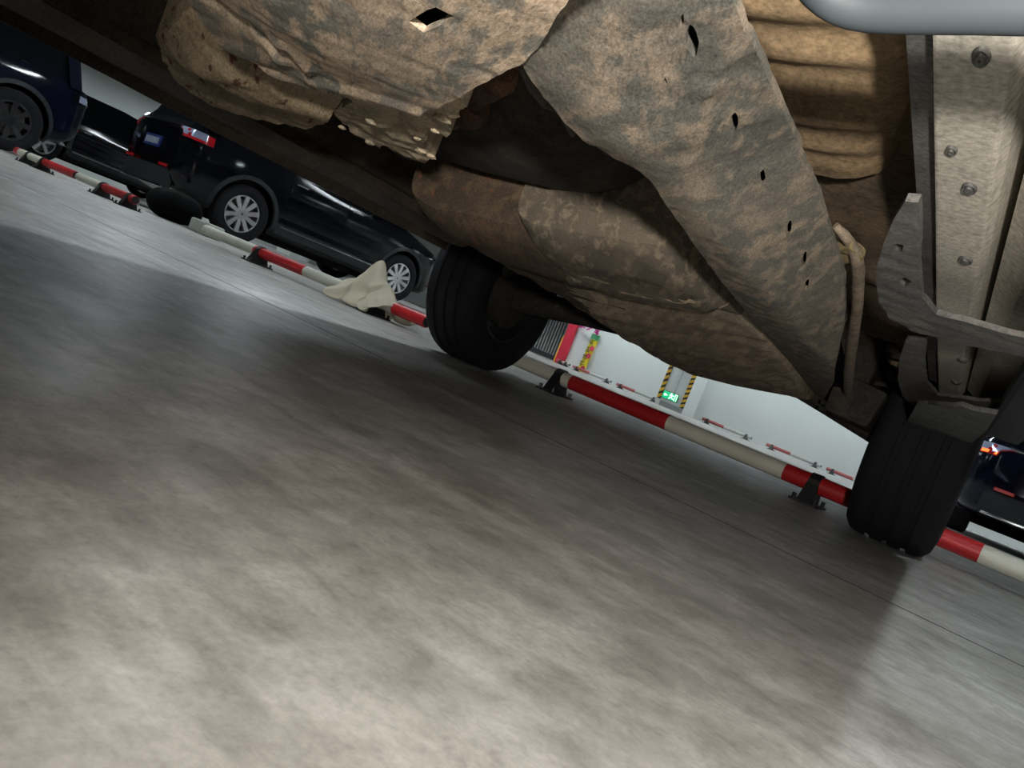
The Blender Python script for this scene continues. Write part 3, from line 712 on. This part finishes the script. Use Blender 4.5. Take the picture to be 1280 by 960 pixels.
# side windows and windscreen on the outer body
def skin(y, f_, sg, off):
    h = interp([(a[0], a[1]) for a in st], y); zb_ = interp([(a[0], a[2]) for a in st], y); zt_ = interp([(a[0], a[3]) for a in st], y)
    fx = interp([(0, .93), (.08, 1), (.45, 1), (.55, .985), (.97, .80), (1, .72)], f_)
    return Vector((-1.0 + sg * (h * fx + off), y, zb_ + (zt_ - zb_) * f_))
for sg in (-1, 1):
    for y0, y1 in ((-1.3, -.25), (-.17, .95), (1.03, 2.1)):
        rg = []
        for i_ in range(7):
            y = y0 + (y1 - y0) * i_ / 6
            rg.append([skin(y, .60, sg, .006), skin(y, .76, sg, .006), skin(y, .92, sg, .006), skin(y, .92, sg, -.02), skin(y, .60, sg, -.02)])
        MB().loft(rg).build('side_window', 'glass', veh, True)
    hy = (-.30, .90)
    for y in hy: MB().tube([skin(y, .50, sg, -.01), skin(y + .03, .50, sg, .035), skin(y + .17, .50, sg, .035), skin(y + .20, .50, sg, -.01)], .012, 8).build('door_handle', 'chrome', veh, True)
    lp = [[skin(y, f_, sg, d) for f_, d in ((.55, .01), (.75, .01), (.75, -.03), (.55, -.03))] for y in (3.55, 3.7, 3.85, 3.92)]
    MB().loft(lp).build('head_lamp', 'clear', veh, True)
# left sill: stepped box with pinch flange
sl = MB()
sec = [(-2.10, .475), (-2.04, .462), (-1.97, .464), (-1.93, .49), (-1.86, .492), (-1.80, .50), (-1.74, .505), (-1.70, .56), (-1.66, .62), (-2.10, .62)]
yy_ = [-.25 + (2.60 + .25) * k / 24 for k in range(25)]
sill = sl.loft([[(x, y, z + .003 * noise.noise((y * 6, x * 30, 1))) for x, z in sec] for y in yy_]).build('left_sill', 'sill', veh, True)
ORIGIN['left_sill'] = ORIGIN['dirty_vehicle']
MB().loft([[(-2.055, y, .43 + .003 * noise.noise((y * 9, 0, 4))), (-2.050, y, .43), (-2.048, y, .47), (-2.057, y, .47)] for y in yy_]).build('pinch_flange', 'sill', sill)
MB().loft([[(-1.78, y, .47), (-1.772, y, .47), (-1.772, y, .51), (-1.78, y, .51)] for y in yy_]).build('inner_flange', 'sill', sill)
# right sill and chassis rail
rs = MB().loft([[(x, y, z) for x, z in ((-.045, .53), (-.01, .505), (.05, .50), (.095, .475), (.10, .62), (-.045, .62))] for y in (-.25, .6, 1.6, 2.5)]).build('right_sill', 'rail', veh)
rl = MB()
rl.loft([[(x + dx, y, z) for x, z in ((-.118, .50), (-.066, .50), (-.060, .515), (-.052, .60), (-.122, .60))] for y, dx in ((-.2, 0), (.4, 0), (1.0, .002), (1.46, .002), (2.0, .005), (2.56, .008))])
rail = rl.build('chassis_rail', 'rail', veh, bevel=.003); ORIGIN['chassis_rail'] = ORIGIN['dirty_vehicle']
MB().loft([[(x, y, z) for x, z in ((-.140, .512), (-.116, .508), (-.116, .516), (-.140, .55), (-.148, .60), (-.152, .60), (-.146, .54))] for y in (-.2, .6, 1.5, 2.4)]).build('rail_flange', 'bracket', rail)
for px, py_, rr_ in ((1227, 70, .007), (1190, 187, .0055), (1212, 235, .008), (1207, 325, .0095), (1203, 450, .012), (1195, 478, .012)):
    c = at(px, py_, .50)
    q = MB().lathe([(-.004, .001), (-.004, rr_ * .55), (-.0015, rr_ * .6), (-.003, rr_), (.002, rr_ * 1.25), (.004, .001)], 'z', 14, c)
    q.v = [c + Vector(((v.x - c.x) * .8, (v.y - c.y) * 1.7, v.z - c.z)) for v in q.v]
    q.build('rail_plug', 'bracket', rail, True)
# step brackets
tb = MB().tube([at(985, -110, .44), at(1002, -52, .437), at(1024, -16, .435), at(1052, 4, .43), at(1086, 12, .43), at(1150, 12, .43), at(1300, 8, .43), (.05, .395, .43), (.13, .395, .43)], [.0125] * 9, 18).build('step_tube', 'tube', veh, True, sub=1)
def pslab(name, mat, pix, z, thick, step, par=veh, **kw):
    ol = [at(p[0], p[1], p[2] if len(p) > 2 else z) for p in pix]
    ctrl = ol + [at(*c) for c in kw.pop('ctrl', [])]
    kw['holes'] = [[at(x, y, hz) for x, y in h] for h, hz in kw.pop('holes', [])]
    kw['ridges'] = [(at(*a), at(*b_), w_, h_) for a, b_, w_, h_ in kw.pop('ridges', [])]
    return slab(ctrl, ol, thick, step, **kw).build(name, mat, par, True)
pslab('step_bracket', 'bracket', [(1132, 250), (1118, 272), (1106, 300), (1097, 330), (1095, 352), (1099, 378), (1112, 398), (1138, 413), (1180, 424), (1230, 436), (1300, 450), (1300, 428), (1250, 415), (1205, 402), (1170, 393), (1152, 372), (1148, 330), (1150, 290), (1148, 252)], .435, .008, .012, rough=.002,
      holes=[([(1115, 308), (1121, 305), (1129, 307), (1128, 314), (1120, 316)], .435), ([(1122, 350), (1132, 347), (1140, 352), (1130, 359)], .435)])
pslab('step_bracket', 'bracket', [(1132, 425), (1124, 450), (1122, 475), (1128, 495), (1146, 512), (1180, 520), (1215, 530), (1255, 520), (1262, 505), (1215, 500), (1172, 494), (1158, 478), (1155, 450), (1157, 425)], .45, .008, .02, rough=.002)
pslab('mud_guard', 'bracket', [(1146, 505), (1131, 532), (1205, 561), (1232, 540), (1246, 518), (1200, 508)], .40, .010, .03, rough=.003)
# mud-caked skid pan
SKZ = .335
pslab('skid_pan', 'skid', [(650, 80), (628, 90), (590, 110), (562, 128, .338), (520, 142, .342), (480, 132, .345), (430, 121, .345), (385, 110, .345), (345, 98, .345), (306, 80, .345), (272, 55, .347), (246, 20, .35), (225, -20, .35), (205, -120, .35), (420, -260), (760, -260), (800, -120), (720, -20), (672, 60)], SKZ, .004, .0085,
      ctrl=[(450, 40, .333), (550, 60, .332), (350, 20, .336), (600, -80, .33), (420, -120, .333), (640, 20, .333), (470, 95, .334), (400, 70, .335)],
      holes=[([(511, 27), (522, 20), (545, 9), (567, 20), (553, 30), (530, 41)], .333)], rough=.0013, nscale=46, jag=.0015,
      ridges=[((316, 52, .34), (352, 84, .34), .006, .006), ((345, 55, .34), (385, 92, .34), .005, .005), ((300, 80, .345), (350, 92, .345), .006, -.006), ((225, 60, .345), (300, 95, .345), .012, .006), ((385, 108, .34), (520, 138, .34), .008, .005), ((240, 0, .34), (330, 60, .34), .014, -.006)])
pslab('hole_shade_sheet', 'void', [(480, 30), (545, -30), (600, 18), (530, 80)], .375, .01, .012, rough=.003)  # black sheet above the hole, painting the shade inside it
# chassis plate with lens-shaped slots, ridge and weld seam
def lens(cx, cy, L_, W_, ang):
    a = R(ang); out = []
    for k in range(12):
        t = 6.2832 * k / 12; u = math.cos(t) * L_; v = math.sin(t) * W_ * (1 - .35 * abs(math.cos(t)))
        out.append((cx + u * math.cos(a) - v * math.sin(a), cy + u * math.sin(a) + v * math.cos(a)))
    return out
def plate_z(x, y):
    xr = interp([(.2, -.245), (.55, -.252), (.9, -.256), (2.0, -.27), (3.0, -.45)], y)
    zr = interp([(.35, .334), (.46, .338), (.56, .350), (1.0, .354), (1.8, .375), (2.9, .395)], y)
    k = interp([(.45, .02), (.7, .10), (3, .12)], y); d = x - xr
    e_ = math.sqrt(d * d + .012 ** 2); kr = interp([(.3, .30), (.45, .55), (.7, .85), (1.2, .95)], y)  # rounded ridge between two faces
    return zr + kr * (d + e_) / 2 + k * (e_ - d) / 2
def on_plate(px, py_):
    z = .37
    for _ in range(40): p_ = at(px, py_, z); z += .5 * (plate_z(p_.x, p_.y) - z)
    return at(px, py_, z)
ol = [on_plate(*q) for q in ((650, 80), (680, 122), (712, 160), (745, 186), (800, 214), (838, 264), (872, 312), (930, 386), (972, 434), (992, 470), (1002, 496), (1030, 500), (1042, 478), (1048, 440), (1056, 400), (1056, 345), (1032, 272), (1000, 192), (966, 112), (932, 34), (900, -40), (860, -170), (680, -200), (620, -60), (640, 40))]
sm = [on_plate(*q) for q in ((927, 36), (905, 82), (893, 105), (876, 142), (856, 182), (846, 192), (812, 190), (795, 186))]
smr = [(a, b_, .0045, .0032) for a, b_ in zip(sm[:5], sm[1:5])]
hs = [[on_plate(*q) for q in lens(*a)] for a in ((865, 52, 21, 9, 84), (852, 26, 8, 3, 100), (917, 154, 14, 6, 98), (952, 222, 12, 4.6, 104), (986, 285, 10, 3.4, 104), (1005, 324, 10, 2.8, 104), (1008, 356, 7, 2.8, 108), (832, 102, 5, 2, 80))]
cpl = slab(None, ol, .005, .0095, rough=.0014, nscale=45, holes=hs, zfun=plate_z, seed=5, ridges=smr).build('chassis_plate', 'plate', veh, True)
slab(None, [Vector((p_.x + (-.265 - p_.x) * .4, p_.y, p_.z)) for p_ in ol], .012, .02, rough=.001, zfun=lambda x, y: plate_z(x, y) + .03).build('slot_shade_sheet', 'void', veh, True)  # black sheet behind the slots, standing in for the shade within
# fuel tank: long rounded body under the middle
def tank(y0, y1, grow, cnt, name, mat, lft, rgt):
    m = MB(); rings = []; N = 40
    for k in range(cnt):
        y = y0 + (y1 - y0) * (k / (cnt - 1)) ** 1.3
        u = min(1, (y - y0 + .004) / .12); e = .70 + .30 * math.sqrt(max(0, 1 - (1 - u) ** 2))
        v = min(1, (3.06 - y) / .22); e *= (.72 + .28 * math.sqrt(max(0, 1 - (1 - v) ** 2)))
        xl = interp(lft, y); xr = interp(rgt, y)
        zl = interp([(1.0, .305), (1.3, .298), (2.4, .298), (2.7, .290), (2.9, .295), (3.02, .31)], y)
        ring = []
        cx_, hx = (xl + xr) / 2, (xr - xl) / 2
        for j in range(N):
            a = 6.2832 * j / N; c, s = math.cos(a), math.sin(a)
            X = cx_ + hx * (abs(c) ** .42) * (1 if c > 0 else -1) * (.93 + .07 * e)
            zc = .43; zz = zc + (.14 * e) * (abs(s) ** .7) * (1 if s > 0 else -1)
            if s < 0: zz = zc + (zl + .012 - zc) * e * abs(s) ** .45 + .075 * max(0, (X + 1.0) / .55) ** 1.4 * abs(s) * (.55 if y < 1.3 else 1)
            d = .007 * noise.fractal((X * 9, y * 9, zz * 9), .8, 2, 4)
            ring.append((cx_ + (X - cx_) * grow, y, .43 + (zz - .43) * grow + d))
        rings.append(ring)
    m.loft(rings); return m.build(name, mat, veh, True)
tank(1.02, 1.75, .985, 26, 'muffler', 'muffler', [(1.0, -.935), (1.4, -.93), (1.75, -.94)], [(1, -.64), (1.75, -.62)])
tank(.985, 1.40, 1.004, 24, 'tank_nose', 'nose', [(.99, -.68), (1.2, -.71), (1.45, -.88)], [(.99, -.42), (1.6, -.40)])
tank(1.10, 3.02, 1.0, 54, 'fuel_tank', 'tank', [(.99, -.68), (1.2, -.71), (1.45, -.88), (1.7, -.958), (2.35, -1.06), (2.7, -1.06), (3.02, -1.0)], [(.99, -.42), (1.6, -.40), (3.02, -.50)])
# rusty heat shield lump and ragged mud clods left of the skid pan
pslab('heat_shield', 'lump', [(196, 40, .40), (204, 78, .395), (222, 105, .39), (262, 130, .385), (320, 149, .38), (384, 160, .378), (408, 150, .375), (420, 132, .37), (450, 100, .37), (380, 60, .38), (300, 40, .39), (240, 0, .40)], .38, .06, .012, rough=.004, nscale=24, jag=.003,
      ctrl=[(280, 105, .365), (330, 125, .362), (380, 130, .362), (240, 80, .372), (350, 90, .365), (300, 70, .37)], ridges=[((215, 70, .38), (285, 75, .38), .025, .014), ((300, 110, .37), (400, 135, .37), .03, .008)])
pslab('ragged_shield', 'clod', [(415, 138, .37), (436, 160, .372), (462, 180, .374), (474, 186, .374), (478, 181, .372), (505, 195, .372), (528, 204, .372), (544, 197, .37), (536, 188, .368), (531, 178, .366), (536, 160, .362), (545, 165, .36), (562, 170, .358), (565, 160, .356), (552, 150, .354), (572, 143, .352), (586, 130, .35), (590, 112, .346), (560, 95, .35), (470, 100, .36)], .36, .035, .008, rough=.005, nscale=40, jag=.004,
      ctrl=[(500, 150, .352), (455, 145, .358), (540, 130, .348), (520, 175, .356)], ridges=[((430, 140, .36), (470, 165, .365), .008, -.01), ((485, 140, .355), (505, 178, .36), .012, -.010)])
random.seed(3)
for k in range(12):
    px, py_ = random.uniform(425, 585), 0
    py_ = 118 + (px - 425) * .28 + random.uniform(-8, 50) * (.4 if px > 540 else 1)
    if px > 545: py_ = random.uniform(115, 150)
    c = at(px, py_, .352); rr_ = random.uniform(.004, .009)
    bmx = bmesh.new(); bmesh.ops.create_icosphere(bmx, subdivisions=2, radius=rr_)
    for v in bmx.verts: v.co = v.co * (1 + .35 * noise.noise(v.co * 220 + Vector((k, 0, 0)))); v.co.z *= .45; v.co += c - ORIGIN['dirty_vehicle']
    me = bpy.data.meshes.new('mud_clod'); bmx.to_mesh(me); bmx.free(); me.materials.append(MAT['clod'])
    o = bpy.data.objects.new('mud_clod', me); COL.objects.link(o); o.parent = veh
# things up in the dark gap: shaft, joint, bracket, cable
MB().tube([at(548, 178, .42), at(575, 148, .43), at(610, 112, .44), at(640, 80, .45), at(700, 0, .46)], [.012, .011, .011, .012, .012], 10).build('prop_shaft', 'rustpart', veh, True)
for px, py_ in ((605, 105), (622, 95), (590, 140)):
    MB().tube([at(px - 6, py_ + 8, .43), at(px, py_, .43), at(px + 8, py_ - 10, .435)], [.014, .022, .015], 9).build('shaft_joint', 'rustpart', veh, True)
pslab('hanger', 'rustpart', [(560, 185), (600, 176), (622, 180), (612, 215), (600, 232), (575, 222), (558, 215)], .46, .012, .015, rough=.002, holes=[([(583, 188), (590, 187), (590, 194), (584, 195)], .46)])
MB().tube([at(652, 82, .40), at(664, 110, .40), at(680, 130, .40), at(697, 136, .40), at(712, 132, .40)], .0035, 7).build('cable', 'grime', veh, True)
MB().tube([at(697, 136, .40), at(706, 150, .40), at(716, 168, .40)], .003, 7).build('cable', 'grime', veh, True)
rg = []
for y, sc_ in ((.70, .55), (.74, .85), (.80, 1), (.92, 1.02), (.99, .9)):
    rg.append([(-.72 + .27 * sc_ * abs(math.cos(a)) ** .6 * (1 if math.cos(a) > 0 else -1), y, .545 + .135 * sc_ * abs(math.sin(a)) ** .7 * (1 if math.sin(a) > 0 else -1)) for a in (6.2832 * k / 24 for k in range(24))])
MB().loft(rg).build('gearbox', 'darkpart', veh, True)
# hose with clip
MB().tube([at(1044, 282, .45), at(1056, 294, .445), at(1068, 312, .44), at(1073, 335, .435), at(1072, 380, .43), at(1066, 420, .425), at(1061, 460, .42), at(1060, 490, .42)], [.0045, .006, .0075, .0085, .0085, .011, .013, .014], 10).build('brake_hose', 'hose', veh, True)
pslab('hose_clip', 'clip', [(1040, 312), (1062, 309), (1078, 325), (1074, 338), (1058, 330), (1044, 338), (1038, 328)], .435, .012, .008, rough=.003)
pslab('hose_tab', 'hose', [(1042, 405), (1058, 392), (1062, 410), (1050, 416)], .43, .01, .01, rough=.002)
# axle, suspension and wheels
MB().tube([(-1.86, AXY, .36), (-1.5, AXY, .40), (-1.1, AXY, .44), (-.6, AXY, .44), (-.45, AXY, .40), (-.22, AXY, .36)], [.06, .05, .05, .06, .05, .06], 12).build('axle', 'darkpart', veh, True)
MB().loft([[(x, AXY - .22, z) for x, z in ((-.62, .46), (-.32, .46), (-.32, .62), (-.62, .62))], [(x, AXY + .2, z) for x, z in ((-.62, .46), (-.32, .46), (-.32, .62), (-.62, .62))]]).build('spring_mount', 'darkpart', veh, bevel=.02)
kn = MB().loft([[(x, y, z) for x, z in ((-.40, .345), (-.26, .335), (-.24, .46), (-.40, .48))] for y in (2.62, 2.72, 2.85)]).build('knuckle', 'darkpart', veh, bevel=.012)
ORIGIN['knuckle'] = ORIGIN['dirty_vehicle']
for dz in (0, .022): MB().tube([(-.40, 2.7, .352 + dz), (-.425, 2.7, .350 + dz)], .008, 6).build('stud', 'bolt', kn)
MB().tube([(-.40, 2.66, .45), (-.52, 2.3, .47), (-.50, 1.7, .50)], [.022, .02, .02], 8).build('link_arm', 'darkpart', veh, True)
MB().tube([(-1.78, 2.7, .44), (-1.5, 2.3, .48), (-1.3, 1.6, .52)], [.025, .022, .02], 8).build('link_arm', 'darkpart', veh, True)
for px, y in ((-.29, AXY - .05), (-1.78, AXY - .05)):
    m = MB()
    for k in range(60):
        pass
    cpts = [(px + .055 * math.cos(a), y + .055 * math.sin(a), .42 + .26 * a / 31.4) for a in (31.4 * i / 80 for i in range(81))]
    m.tube(cpts, .009, 6).build('coil_spring', 'darkpart', veh, True)
off = ORIGIN['dirty_vehicle']
for y in (AXY, -.75):
    for x, sg in ((XL, -1), (XR, 1)):
        t = make_tyre(.362, .285, veh, Vector((x, y, .361)) - off, True, sg, 6, 'rimdark', True, .60)
        MB().lathe([(-sg * .13, .02), (-sg * .11, .15), (-sg * .06, .15), (-sg * .06, .02)], 'x', 24).build('drum', 'darkpart', t)
for sg, nm_ in ((-1, 'left'), (1, 'right')):
    for y in (AXY, -.75):
        pass
MB().box((.03, -.2, .42), (.12, 2.45, .46)).build('running_board', 'clad', veh, bevel=.012)
